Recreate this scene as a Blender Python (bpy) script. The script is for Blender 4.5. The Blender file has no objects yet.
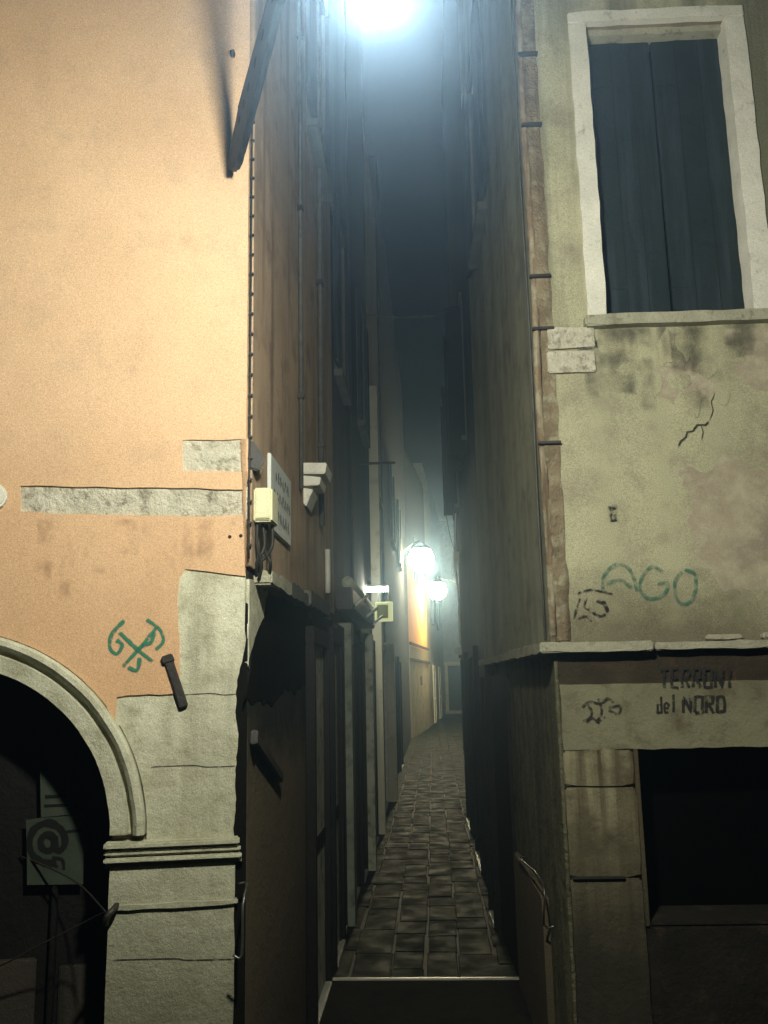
import bpy, bmesh, math, random
from mathutils import Vector, Matrix, noise
R = math.radians
scene = bpy.context.scene
col = scene.collection
rng = random.Random(7)

# ------------------------------------------------------------------ camera
F = 886.0; H = 1.75
pitch = math.atan((680-512)/F); roll = R(1.2)
yaw = math.atan((430-384)/F*math.cos(pitch))
f0 = Vector((-math.sin(yaw), math.cos(yaw), 0)); r0 = Vector((math.cos(yaw), math.sin(yaw), 0))
fw = f0*math.cos(pitch)+Vector((0, 0, math.sin(pitch)))
up0 = r0.cross(fw)
up = up0*math.cos(roll)+r0*math.sin(roll); rt = r0*math.cos(roll)-up0*math.sin(roll)
EYE = Vector((0, 0, H))
cam = bpy.data.cameras.new("camera")
cam.sensor_fit = 'VERTICAL'; cam.sensor_height = 24; cam.lens = 24*F/1024
cam.clip_start = 0.05; cam.clip_end = 2000
co = bpy.data.objects.new("camera", cam); col.objects.link(co)
m = Matrix((rt, up, -fw)).transposed().to_4x4(); m.translation = EYE
co.matrix_world = m
scene.camera = co

def ray(x, y): return fw+rt*((x-384)/F)-up*((y-512)/F)

class Wall:
    """a vertical wall plane: origin on the ground, u along it (to the viewer's right), z up, n towards the viewer"""
    def __init__(s, o, u):
        s.o = Vector((o[0], o[1], 0)); s.u = Vector((u[0], u[1], 0)).normalized()
        s.n = s.u.cross(Vector((0, 0, 1)))
    def px(s, x, y, off=0):
        d = ray(x, y); t = (s.o+s.n*off-EYE).dot(s.n)/d.dot(s.n)
        p = EYE+d*t
        return ((p-s.o).dot(s.u), p.z)
    def pt(s, u, z, off=0): return s.o+s.u*u+Vector((0, 0, z))+s.n*off
    def at(s, x, y, off=0):
        u, z = s.px(x, y, off); return s.pt(u, z, off)

CL = Vector((-0.704, 3.332, 0)); CR = Vector((0.535, 3.893, 0))
L = Wall(CL, math.cos(R(8))*r0+math.sin(R(8))*f0)
Rr = Wall(CR, math.cos(R(2))*r0-math.sin(R(2))*f0)
LP = [CL, Vector((-0.765, 18.3, 0)), Vector((-0.745, 27.0, 0)), Vector((-0.2, 33.5, 0)), Vector((0.55, 46, 0))]
RP = [CR, Vector((0.43, 7.2, 0)), Vector((0.405, 12.6, 0)), Vector((0.79, 24.5, 0)), Vector((1.5, 43, 0))]
AL = Wall(CL, LP[1]-LP[0])
AR = Wall(CR, CR-RP[1])
AR2 = Wall(RP[1], RP[1]-RP[2])
def lx(Y, P=LP):
    for a, b in zip(P, P[1:]):
        if Y <= b.y: break
    return a.x+(b.x-a.x)*(Y-a.y)/(b.y-a.y)
def lpoint(Y, P=LP): return Vector((lx(Y, P), Y, 0))
def uY(Y): return (lpoint(Y)-CL).dot(AL.u)

# ------------------------------------------------------------------ materials
def mat(name, c1, c2, scale=3, c3=None, scale3=12, t3=(.5, .7), rough=.9, bump=.3, bscale=60, bdist=.01, streak=None, zfade=None,
        grain=.12, spec=.2, metal=0, island=0, stretch=(1, 1, 1), rvar=0):
    M = bpy.data.materials.new(name); M.use_nodes = True
    nt = M.node_tree; N = nt.nodes; K = nt.links
    bs = N["Principled BSDF"]
    g = N.new("ShaderNodeNewGeometry")
    mp = N.new("ShaderNodeMapping"); mp.inputs['Scale'].default_value = stretch
    K.new(g.outputs['Position'], mp.inputs['Vector'])
    def nz(sc, det=6, ro=.6, vec=mp.outputs[0]):
        n = N.new("ShaderNodeTexNoise"); n.inputs['Scale'].default_value = sc
        n.inputs['Detail'].default_value = det; n.inputs['Roughness'].default_value = ro
        K.new(vec, n.inputs['Vector']); return n.outputs['Fac']
    def rampf(v, a, b):
        r = N.new("ShaderNodeMapRange"); r.inputs[1].default_value = a; r.inputs[2].default_value = b
        K.new(v, r.inputs[0]); return r.outputs[0]
    def mix(f, a, b, mode='MIX'):
        x = N.new("ShaderNodeMix"); x.data_type = 'RGBA'; x.blend_type = mode
        if isinstance(f, float): x.inputs[0].default_value = f
        else: K.new(f, x.inputs[0])
        for i, v in ((6, a), (7, b)):
            if isinstance(v, tuple): x.inputs[i].default_value = (*v, 1)
            else: K.new(v, x.inputs[i])
        return x.outputs[2]
    c = mix(rampf(nz(scale), .32, .68), c1, c2)
    if c3: c = mix(rampf(nz(scale3, 8, .65), *t3), c, c3)
    if island:
        mu = N.new("ShaderNodeMapRange"); mu.inputs[3].default_value = 1-island; mu.inputs[4].default_value = 1+island
        K.new(g.outputs['Random Per Island'], mu.inputs[0]); c = mix(1.0, c, mu.outputs[0], 'MULTIPLY')
    if streak:   # (colour, horizontal scale, lo, hi, zlo, zhi): long vertical run marks
        sc, hs, lo, hi = streak[:4]
        m2 = N.new("ShaderNodeMapping"); m2.inputs['Scale'].default_value = (hs, hs, hs*.06)
        K.new(g.outputs['Position'], m2.inputs['Vector'])
        f = rampf(nz(1, 5, .6, m2.outputs[0]), lo, hi)
        if len(streak) > 4:
            sx = N.new("ShaderNodeSeparateXYZ"); K.new(g.outputs['Position'], sx.inputs[0])
            mm = N.new("ShaderNodeMath"); mm.operation = 'MULTIPLY'; K.new(f, mm.inputs[0]); K.new(rampf(sx.outputs[2], streak[4], streak[5]), mm.inputs[1]); f = mm.outputs[0]
        c = mix(f, c, sc)
    if zfade:    # list of (z0, z1, colour, strength): grime and painted light falloff reaching from z0 (none) to z1 (full), ragged edge
        sx = N.new("ShaderNodeSeparateXYZ"); K.new(g.outputs['Position'], sx.inputs[0])
        wob = N.new("ShaderNodeMath"); wob.operation = 'MULTIPLY_ADD'; K.new(nz(4, 6, .7), wob.inputs[0]); wob.inputs[1].default_value = .5; K.new(sx.outputs[2], wob.inputs[2])
        sh = N.new("ShaderNodeMath"); sh.operation = 'SUBTRACT'; K.new(wob.outputs[0], sh.inputs[0]); sh.inputs[1].default_value = .25
        for z0, z1, zc, st in zfade:
            f = rampf(sh.outputs[0], z0, z1)
            mm = N.new("ShaderNodeMath"); mm.operation = 'MULTIPLY'; K.new(f, mm.inputs[0]); mm.inputs[1].default_value = st
            c = mix(mm.outputs[0], c, zc)
    if grain:
        mu = N.new("ShaderNodeMapRange"); mu.inputs[1].default_value = .3; mu.inputs[2].default_value = .7
        mu.inputs[3].default_value = 1-grain*1.5; mu.inputs[4].default_value = 1+grain*1.5
        K.new(nz(240, 2, .7), mu.inputs[0]); c = mix(1.0, c, mu.outputs[0], 'MULTIPLY')
    K.new(c, bs.inputs['Base Color'])
    if rvar:
        r = N.new("ShaderNodeMapRange"); r.inputs[1].default_value = .35; r.inputs[2].default_value = .65
        r.inputs[3].default_value = max(.05, rough-rvar); r.inputs[4].default_value = min(1, rough+rvar)
        K.new(nz(5, 5, .6), r.inputs[0]); K.new(r.outputs[0], bs.inputs['Roughness'])
    else: bs.inputs['Roughness'].default_value = rough
    bs.inputs['Metallic'].default_value = metal
    bs.inputs['Specular IOR Level'].default_value = spec
    if bump:
        b = N.new("ShaderNodeBump"); b.inputs['Strength'].default_value = bump; b.inputs['Distance'].default_value = bdist
        a = N.new("ShaderNodeMath"); a.operation = 'MULTIPLY_ADD'
        K.new(nz(bscale*.12, 8, .68), a.inputs[0]); a.inputs[1].default_value = 3; K.new(nz(bscale, 4, .7), a.inputs[2])
        K.new(a.outputs[0], b.inputs['Height']); K.new(b.outputs[0], bs.inputs['Normal'])
    return M

def emit(name, colr, s):
    M = bpy.data.materials.new(name); M.use_nodes = True
    nt = M.node_tree; bs = nt.nodes["Principled BSDF"]
    bs.inputs['Base Color'].default_value = (*colr, 1)
    bs.inputs['Emission Color'].default_value = (*colr, 1); bs.inputs['Emission Strength'].default_value = s
    return M

def spray(name, colr, lo, hi, scale=40):
    M = bpy.data.materials.new(name); M.use_nodes = True
    nt = M.node_tree; N = nt.nodes; K = nt.links
    bs = N["Principled BSDF"]; bs.inputs['Base Color'].default_value = (*colr, 1); bs.inputs['Roughness'].default_value = .8
    g = N.new("ShaderNodeNewGeometry"); n = N.new("ShaderNodeTexNoise"); n.inputs['Scale'].default_value = scale; n.inputs['Detail'].default_value = 4
    K.new(g.outputs['Position'], n.inputs['Vector'])
    r = N.new("ShaderNodeMapRange"); r.inputs[1].default_value = lo; r.inputs[2].default_value = hi; K.new(n.outputs['Fac'], r.inputs[0])
    at = N.new("ShaderNodeAttribute"); at.attribute_name = 'a'
    mu = N.new("ShaderNodeMath"); mu.operation = 'MULTIPLY'; K.new(r.outputs[0], mu.inputs[0]); K.new(at.outputs['Fac'], mu.inputs[1])
    K.new(mu.outputs[0], bs.inputs['Alpha'])
    return M

M = {}
M['peach'] = mat('peach_plaster', (.64, .45, .275), (.56, .38, .225), 1.7, (.48, .345, .22), 7, (.5, .8), bump=.2, bscale=50, grain=.17, streak=((.42, .29, .18), 3.5, .56, .95),
                 zfade=[(2.9, 1.6, (.55, .33, .165), .7)])
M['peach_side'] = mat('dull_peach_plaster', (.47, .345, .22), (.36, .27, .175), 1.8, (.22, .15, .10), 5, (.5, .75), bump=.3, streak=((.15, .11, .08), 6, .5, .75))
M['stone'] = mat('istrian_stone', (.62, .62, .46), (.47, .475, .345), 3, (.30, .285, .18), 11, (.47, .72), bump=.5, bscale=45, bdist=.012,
                 streak=((.27, .26, .17), 6, .52, .8), zfade=[(1.9, .9, (.33, .33, .22), .75), (1.15, .35, (.075, .078, .045), .9)], grain=.18)  # darker downwards: grime plus dimmer low light put into the colour
M['stone_raw'] = mat('raw_stone', (.62, .59, .46), (.45, .44, .33), 14, (.16, .14, .09), 22, (.52, .7), bump=.9, bscale=40, bdist=.02)
M['stone_white'] = mat('white_window_stone', (.72, .71, .60), (.58, .58, .48), 6, (.22, .21, .15), 18, (.6, .78), bump=.35, bscale=50)
M['backing'] = mat('wall_backing', (.30, .25, .17), (.20, .16, .11), 8, bump=.8)
M['black_plaster'] = mat('cornice_shade_plaster', (.022, .023, .016), (.012, .013, .009), 4, bump=.5, grain=.08, zfade=[(1.6, 1.35, (.12, .098, .058), .9), (.9, .3, (.05, .045, .03), .6)], streak=((.012, .012, .009), 4, .5, .62))  # black is the cornice shadow put into the colour; brown plaster lower down
M['pitch'] = mat('pitch_black_shade', (.008, .008, .006), (.005, .005, .004), 5, bump=.3, spec=.03, grain=0)  # black for the painted cornice shadow
M['rustplaster'] = mat('rusty_plaster', (.13, .105, .06), (.07, .06, .037), 3, (.15, .085, .037), 6, (.5, .7), bump=.7, streak=((.025, .025, .018), 7, .45, .7))
M['grey_plaster'] = mat('grey_green_plaster', (.45, .44, .28), (.34, .335, .215), 1.6, (.24, .215, .15), 3.6, (.48, .72), bump=.25, bscale=55, bdist=.012,
                        streak=((.15, .15, .09), 6, .46, .70, 2.75, 3.45), zfade=[(2.22, 1.92, (.10, .09, .055), .8)], grain=.24)
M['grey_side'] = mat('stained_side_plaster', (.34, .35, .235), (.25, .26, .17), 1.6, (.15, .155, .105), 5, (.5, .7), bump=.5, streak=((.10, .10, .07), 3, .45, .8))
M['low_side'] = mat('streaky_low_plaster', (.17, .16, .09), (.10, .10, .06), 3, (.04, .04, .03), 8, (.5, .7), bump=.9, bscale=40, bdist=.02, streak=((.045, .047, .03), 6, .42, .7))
M['lintel'] = mat('light_lintel_plaster', (.22, .215, .13), (.15, .148, .09), 4, (.12, .10, .06), 8, (.52, .68), bump=.6)
M['dark_band'] = mat('dark_brown_band', (.05, .04, .024), (.028, .024, .016), 6, (.11, .05, .03), 5, (.55, .75), bump=.7)
M['pier'] = mat('stained_pier_stone', (.30, .28, .17), (.17, .15, .085), 5, (.055, .045, .025), 7, (.5, .68), bump=.6, streak=((.075, .06, .032), 13, .46, .62),
                zfade=[(1.5, 1.0, (.09, .08, .047), .7), (1.1, .6, (.025, .024, .016), .92)])  # lower darkening is grime and painted loss of light
M['ledge'] = mat('weathered_ledge_stone', (.42, .41, .30), (.30, .30, .21), 8, (.14, .13, .08), 20, (.55, .75), bump=.8)
M['lowwall'] = mat('damp_low_wall', (.022, .019, .013), (.013, .012, .009), 6, (.055, .042, .026), 10, (.55, .75), bump=.8)
M['shutter'] = mat('blue_green_shutter_paint', (.017, .028, .029), (.012, .02, .021), 5, (.008, .012, .013), 14, (.58, .8), rough=.6, bump=.3, streak=((.03, .042, .05), 20, .5, .7))
M['crumble'] = mat('crumbling_brown_edge', (.30, .245, .15), (.17, .135, .085), 9, (.34, .32, .21), 16, (.5, .65), bump=1, bscale=40, bdist=.02, streak=((.11, .08, .05), 14, .5, .7))
M['black_wood'] = mat('black_wood', (.008, .008, .0065), (.005, .005, .004), 8, rough=.6, bump=.3, grain=.05)
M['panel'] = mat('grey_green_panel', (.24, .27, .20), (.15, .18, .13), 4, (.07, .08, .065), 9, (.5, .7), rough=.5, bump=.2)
M['panel_lit'] = mat('lit_panel', (.5, .52, .40), (.36, .38, .28), 4, (.10, .11, .08), 9, (.5, .7), rough=.6, bump=.2)  # brighter copy of the panel, lamplight put into its colour
M['iron'] = mat('dark_iron', (.02, .022, .02), (.035, .03, .022), 20, rough=.55, bump=.3, spec=.5, metal=.3)
M['arm_iron'] = mat('lamp_arm_iron', (.005, .008, .009), (.003, .005, .006), 25, rough=.7, bump=.3, spec=.15)
M['steel'] = mat('worn_steel', (.16, .165, .15), (.09, .095, .085), 20, rough=.35, bump=.1, spec=.5, metal=.8)
M['cable'] = mat('grey_cable', (.10, .10, .085), (.06, .06, .05), 20, rough=.6, bump=0)
M['black_cable'] = mat('black_cable', (.02, .02, .018), (.03, .03, .025), 20, rough=.5, bump=0)
M['pale_pipe'] = mat('pale_pipe', (.65, .66, .58), (.5, .5, .43), 10, rough=.5, bump=.1)
M['brownpipe'] = mat('rust_brown_pipe', (.27, .20, .12), (.17, .125, .08), 7, (.34, .31, .21), 12, (.45, .6), bump=.8, bscale=50, streak=((.12, .085, .05), 20, .5, .65))
M['box'] = mat('cream_plastic', (.66, .66, .42), (.58, .58, .36), 8, rough=.5, bump=.05)
M['plaque'] = mat('plaque_white', (.60, .64, .58), (.50, .54, .49), 7, rough=.6, bump=.1)
M['paint_dark'] = spray('faded_dark_lettering', (.10, .13, .12), .3, .6, 60)
M['green_ink'] = spray('green_marker', (.02, .17, .10), .2, .5, 60)
M['green_spray'] = spray('green_spray_paint', (.035, .17, .11), .28, .75, 30)
M['black_spray'] = spray('black_spray_paint', (.012, .012, .010), .28, .5, 45)
M['black_spray2'] = spray('thin_black_spray', (.015, .015, .012), .36, .6, 45)
M['crack'] = spray('crack_shadow', (.03, .028, .02), .2, .45, 40)
M['peach_drip'] = spray('peach_run_mark', (.42, .27, .16), .5, 1.1, 10)
M['drip'] = spray('dark_damp_run', (.13, .125, .085), .42, 1.05, 8)
M['hole'] = mat('dark_hole', (.02, .018, .014), (.03, .025, .02), 20, bump=0)
M['bare'] = mat('bared_plaster_coat', (.38, .34, .235), (.27, .235, .17), 5, (.43, .40, .28), 9, (.45, .65), bump=.5, bscale=45)
M['mortar'] = mat('joint_mortar', (.04, .045, .032), (.006, .006, .005), 2.5, rough=.65, bump=.2, spec=.15)
M['slab'] = mat('trachyte_slab', (.018, .023, .0135), (.010, .013, .008), 3, (.006, .0075, .005), 9, (.5, .7), rough=.72, bump=0, bscale=90, bdist=.005, spec=.07, island=.6, rvar=.14)
M['threshold'] = mat('threshold_stone', (.016, .016, .012), (.010, .010, .008), 7, rough=.9, bump=.4, spec=.03)
M['pale_edge'] = mat('pale_edge_stone', (.42, .42, .34), (.3, .3, .24), 9, rough=.3, bump=.2, spec=.5)  # pale stone; on the threshold it paints a lit edge
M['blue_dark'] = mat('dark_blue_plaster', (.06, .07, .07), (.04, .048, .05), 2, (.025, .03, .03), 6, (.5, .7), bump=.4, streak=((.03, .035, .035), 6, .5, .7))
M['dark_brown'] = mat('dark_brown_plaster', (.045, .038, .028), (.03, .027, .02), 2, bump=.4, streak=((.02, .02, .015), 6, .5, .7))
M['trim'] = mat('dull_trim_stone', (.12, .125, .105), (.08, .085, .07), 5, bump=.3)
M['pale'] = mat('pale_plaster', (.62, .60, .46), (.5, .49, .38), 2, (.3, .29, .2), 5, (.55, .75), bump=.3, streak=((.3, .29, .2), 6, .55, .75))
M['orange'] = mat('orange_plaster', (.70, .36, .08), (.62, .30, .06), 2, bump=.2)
M['grey'] = mat('grey_stucco', (.32, .33, .27), (.22, .23, .19), 2, (.12, .13, .10), 5, (.5, .7), bump=.3)
M['night_glass'] = mat('night_glass', (.02, .022, .02), (.012, .013, .012), 3, rough=.15, bump=0, spec=.5, grain=0)
M['sign_paper'] = mat('pale_poster', (.045, .058, .04), (.03, .04, .028), 10, bump=.05)
M['ink'] = mat('dark_ink', (.005, .006, .005), (.008, .009, .007), 20, bump=0)
M['void'] = mat('opening_darkness', (.002, .002, .002), (.003, .003, .0025), 9, rough=1, bump=0, spec=0, grain=0)  # near-black stands in for the unlit depth of the opening
M['rope'] = mat('grey_rope', (.02, .018, .014), (.014, .013, .01), 60, bump=.5)
M['yellow'] = mat('yellow_green_panel', (.6, .62, .2), (.5, .53, .16), 9, bump=.05)
M['globe'] = emit('lit_lamp_glass', (1.0, .98, .86), 1750)
M['globe_far'] = emit('lit_far_lamp_glass', (1.0, .92, .62), 170)
M['tube'] = emit('lit_tube_glass', (1.0, 1.0, .80), 200)

M['slab'].node_tree.nodes['Principled BSDF'].inputs['Specular Tint'].default_value = (.55, .75, .5, 1)

# ------------------------------------------------------------------ object helpers
def tag(o, label=None, cat=None, group=None, kind=None):
    for k, v in (('label', label), ('category', cat), ('group', group), ('kind', kind)):
        if v: o[k] = v
    return o
def thing(name, loc, label, cat, group=None):
    o = bpy.data.objects.new(name, None); col.objects.link(o); o.empty_display_size = .2
    o.location = loc; o['_w'] = tuple(loc); tag(o, label, cat, group)
    return o
WORLD = {}
def link(name, me, material, parent=None, label=None, base=None):
    """me carries world coordinates; its origin moves to the parent's base (or to `base`)"""
    o = bpy.data.objects.new(name, me); col.objects.link(o)
    me.materials.clear(); me.materials.append(M[material] if isinstance(material, str) else material)
    if parent is not None:
        pw = WORLD[parent.name]; WORLD[o.name] = pw
        me.transform(Matrix.Translation(-pw)); o.parent = parent
    else:
        if base is None:
            vs = [v.co for v in me.vertices]
            base = Vector((sum(v.x for v in vs)/len(vs), sum(v.y for v in vs)/len(vs), min(v.z for v in vs)))
        me.transform(Matrix.Translation(-Vector(base))); o.location = base; WORLD[o.name] = Vector(base)
    if label: o['label'] = label
    return o
def T(name, loc, label, cat, group=None):
    o = bpy.data.objects.new(name, None); col.objects.link(o); o.empty_display_size = .2
    o.location = Vector(loc); WORLD[o.name] = Vector(loc); return tag(o, label, cat, group)
def bm_me(bm, name='mesh', smooth=False):
    bmesh.ops.recalc_face_normals(bm, faces=bm.faces)
    if smooth:
        for f in bm.faces: f.smooth = True
    me = bpy.data.meshes.new(name); bm.to_mesh(me); bm.free(); return me

def roughen(pts, step=.03, amp=.006, seed=0, closed=True):
    out = []; n = len(pts)
    for i in range(n if closed else n-1):
        a = Vector(pts[i]); b = Vector(pts[(i+1) % n]); d = b-a; k = max(1, int(d.length/step))
        nn = Vector((-d.y, d.x)).normalized() if d.length > 1e-6 else Vector((0, 0))
        for j in range(k):
            p = a+d*(j/k)
            w = noise.noise(Vector((p.x*9+seed*3.1, p.y*9, seed)))*amp*1.6+noise.noise(Vector((p.x*40+seed, p.y*40, seed)))*amp*.6
            if j == 0: w *= .5
            out.append(p+nn*w)
    if not closed: out.append(Vector(pts[-1]))
    return out

def plate(W, outline, off0, off1, holes=(), bevel=0):
    """filled outline in wall coordinates (u, z) with holes, between two distances from the wall plane"""
    cu = bpy.data.curves.new('c', 'CURVE'); cu.dimensions = '2D'; cu.fill_mode = 'BOTH'
    cu.extrude = abs(off1-off0)/2-bevel; cu.bevel_depth = bevel; cu.bevel_resolution = 0
    if bevel: cu.offset = -bevel
    for loop in [outline, *holes]:
        sp = cu.splines.new('POLY'); sp.points.add(len(loop)-1); sp.use_cyclic_u = True
        for p, q in zip(sp.points, loop): p.co = (q[0], q[1], 0, 1)
    o = bpy.data.objects.new('c', cu); col.objects.link(o)
    dg = bpy.context.evaluated_depsgraph_get(); dg.update()
    me = bpy.data.meshes.new_from_object(o.evaluated_get(dg))
    bpy.data.objects.remove(o); bpy.data.curves.remove(cu)
    X = Matrix((W.u, Vector((0, 0, 1)), W.n)).transposed().to_4x4(); X.translation = W.o+W.n*((off0+off1)/2)
    me.transform(X)
    bm = bmesh.new(); bm.from_mesh(me); bmesh.ops.remove_doubles(bm, verts=bm.verts, dist=1e-5)
    bmesh.ops.recalc_face_normals(bm, faces=bm.faces); bm.to_mesh(me); bm.free()
    return me
def pxs(W, pts, off=0): return [W.px(x, y, off) for x, y in pts]
def prism(W, pts, off0, off1, bevel=.004, rough=0, seed=0, step=.03):
    if rough: pts = roughen(pts, step, rough, seed)
    bm = bmesh.new()
    lo = [bm.verts.new(W.pt(u, z, off0)) for u, z in pts]; hi = [bm.verts.new(W.pt(u, z, off1)) for u, z in pts]
    n = len(pts); bm.faces.new(hi); bm.faces.new(lo[::-1])
    for i in range(n): bm.faces.new((lo[i], lo[(i+1) % n], hi[(i+1) % n], hi[i]))
    if bevel: bmesh.ops.bevel(bm, geom=list(bm.edges), offset=bevel, segments=2, affect='EDGES', clamp_overlap=True)
    return bm_me(bm)
def rect(u0, u1, z0, z1): return [(u0, z0), (u1, z0), (u1, z1), (u0, z1)]
def join(*mes):
    bm = bmesh.new()
    for me in mes: bm.from_mesh(me); bpy.data.meshes.remove(me)
    me = bpy.data.meshes.new('mesh'); bm.to_mesh(me); bm.free(); return me
def wbox(W, u0, u1, z0, z1, o0, o1, bevel=.004): return prism(W, rect(u0, u1, z0, z1), o0, o1, bevel)
def tube(pts, r, seg=8, caps=True, smooth=True):
    pts = [Vector(p) for p in pts]; bm = bmesh.new(); rings = []
    ref = None
    for i, p in enumerate(pts):
        t = (pts[min(i+1, len(pts)-1)]-pts[max(i-1, 0)]).normalized()
        if ref is None: ref = t.orthogonal().normalized()
        a = (ref-t*ref.dot(t)).normalized(); ref = a; b = t.cross(a)
        rr = r[i] if isinstance(r, (list, tuple)) else r
        rings.append([bm.verts.new(p+a*math.cos(k*math.tau/seg)*rr+b*math.sin(k*math.tau/seg)*rr) for k in range(seg)])
    for x, y in zip(rings, rings[1:]):
        for k in range(seg): bm.faces.new((x[k], x[(k+1) % seg], y[(k+1) % seg], y[k]))
    if caps: bm.faces.new(rings[0][::-1]); bm.faces.new(rings[-1])
    return bm_me(bm, smooth=smooth)
def smoothline(pts, n=6):
    pts = [Vector(p) for p in pts]; out = []
    for i in range(len(pts)-1):
        p0 = pts[max(i-1, 0)]; p1 = pts[i]; p2 = pts[i+1]; p3 = pts[min(i+2, len(pts)-1)]
        for k in range(n):
            t = k/n
            out.append(.5*((2*p1)+(p2-p0)*t+(2*p0-5*p1+4*p2-p3)*t*t+(3*p1-p0-3*p2+p3)*t**3))
    return out+[pts[-1]]
def lathe(c, prof, seg=24):
    bm = bmesh.new(); rings = []
    for r, z in prof:
        rings.append([bm.verts.new(c+Vector((math.cos(k*math.tau/seg)*r, math.sin(k*math.tau/seg)*r, z))) for k in range(seg)])
    for x, y in zip(rings, rings[1:]):
        for k in range(seg): bm.faces.new((x[k], x[(k+1) % seg], y[(k+1) % seg], y[k]))
    bm.faces.new(rings[0][::-1]); bm.faces.new(rings[-1])
    return bm_me(bm, smooth=True)
def ball(c, r, seg=24, sz=1): return lathe(c, [(max(.002, r*math.sin(a)), -r*sz*math.cos(a)) for a in [math.pi*k/16 for k in range(17)]], seg)
def ribbon(W, pts, w, off, taper=True, n=6):
    """one brush stroke lying on a wall; pts in (u, z)"""
    P = smoothline([Vector((p[0], p[1], 0)) for p in pts], n) if len(pts) > 2 else [Vector((p[0], p[1], 0)) for p in pts]
    bm = bmesh.new(); prev = None; al = bm.verts.layers.float.new('a')
    for i, p in enumerate(P):
        t = (P[min(i+1, len(P)-1)]-P[max(i-1, 0)]).normalized(); nn = Vector((-t.y, t.x, 0))
        ww = w*(.75+.5*abs(noise.noise(Vector((p.x*30, p.y*30, off*100)))))*.85
        end = 0 if taper and i in (0, len(P)-1) else 1
        row = []
        for k, aa in ((1, 0), (.45, 1), (-.45, 1), (-1, 0)):
            v = bm.verts.new(W.pt(p.x+nn.x*ww*k, p.y+nn.y*ww*k, off)); v[al] = aa*end; row.append(v)
        if prev:
            for k in range(3): bm.faces.new((prev[k+1], row[k+1], row[k], prev[k]))
        prev = row
    me = bpy.data.meshes.new('stroke'); bm.to_mesh(me); bm.free(); return me
def strokes(W, lines, wpx, off, px=True):
    mes = []
    for i, ln in enumerate(lines):
        pts = pxs(W, ln) if px else ln
        k = abs(W.px(400, 600)[0]-W.px(401, 600)[0]) if px else 1
        mes.append(ribbon(W, pts, wpx*k, off+i*.0004))
    return join(*mes)
def body(foot, z1, cutters=(), z0=-.1):
    bm = bmesh.new()
    lo = [bm.verts.new(Vector((p[0], p[1], z0))) for p in foot]; hi = [bm.verts.new(Vector((p[0], p[1], z1))) for p in foot]
    n = len(foot); bm.faces.new(hi); bm.faces.new(lo[::-1])
    for i in range(n): bm.faces.new((lo[i], lo[(i+1) % n], hi[(i+1) % n], hi[i]))
    me = bm_me(bm)
    if not cutters: return me
    o = bpy.data.objects.new('b', me); col.objects.link(o); cs = []
    for c in cutters:
        k = bpy.data.objects.new('k', c); col.objects.link(k); cs.append(k)
        md = o.modifiers.new('x', 'BOOLEAN'); md.object = k; md.operation = 'DIFFERENCE'; md.solver = 'EXACT'
    dg = bpy.context.evaluated_depsgraph_get(); dg.update()
    out = bpy.data.meshes.new_from_object(o.evaluated_get(dg))
    for k in cs+[o]: bpy.data.objects.remove(k)
    return out

# ------------------------------------------------------------------ ground
def quadmesh(pts):
    bm = bmesh.new(); bm.faces.new([bm.verts.new(Vector(p)) for p in pts]); return bm_me(bm)
tag(link('ground', quadmesh([(-300, -300, .004), (300, -300, .004), (300, 300, .004), (-300, 300, .004)]), 'mortar', base=(0, 0, .004)), kind='structure')
bm = bmesh.new()
def slab(x0, x1, y0, y1, zt, r):
    tx, ty = r.uniform(-.0015, .0015), r.uniform(-.0015, .0015); j = lambda: r.uniform(-.004, .004)
    c = [(x0+j(), y0+j()), (x1+j(), y0+j()), (x1+j(), y1+j()), (x0+j(), y1+j())]
    dz = [-tx-ty, tx-ty, tx+ty, -tx+ty]; z = zt+r.uniform(-.0015, .0015)
    b = .007
    ins = [(c[0][0]+b, c[0][1]+b), (c[1][0]-b, c[1][1]+b), (c[2][0]-b, c[2][1]-b), (c[3][0]+b, c[3][1]-b)]
    lo = [bm.verts.new((p[0], p[1], zt-.035)) for p in c]
    mi = [bm.verts.new((p[0], p[1], z+d-.004)) for p, d in zip(c, dz)]
    hi = [bm.verts.new((p[0], p[1], z+d)) for p, d in zip(ins, dz)]
    bm.faces.new(hi)
    for A, B in ((lo, mi), (mi, hi)):
        for k in range(4): bm.faces.new((A[k], A[(k+1) % 4], B[(k+1) % 4], B[k]))
xs = [-1.0, -.77, -.56, -.32, -.10, .11, .34, .56, .8, 1.03, 1.26, 1.5, 1.74]
for a, b in zip(xs, xs[1:]):
    y = 5.64+rng.uniform(-.5, 0)*0
    y += 0
    first = True
    while y < 47:
        ln = rng.uniform(.28, .62) if not first else rng.uniform(.2, .55); first = False
        ln *= rng.choice((.75, 1, 1, 1.25))
        ja, jb = rng.uniform(-.016, .012), rng.uniform(-.012, .016)
        slab(a+.006+ja, b-.006+jb, y+.006, y+ln-.006, .012, rng); y += ln
tag(link('alley_paving', bm_me(bm), 'slab', base=(0, 5.6, 0)), kind='structure')
bm = bmesh.new()
for a in [-6+.7*k for k in range(18)]:
    y = -4+rng.uniform(0, .4)
    while y < 4.35:
        ln = min(rng.uniform(.35, .7), 4.40-y)
        if ln > .1: slab(a+.008, a+.692, y+.008, y+ln-.008, .012, rng)
        y += ln
tag(link('square_paving', bm_me(bm), 'slab', base=(0, 0, 0)), kind='structure')
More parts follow.
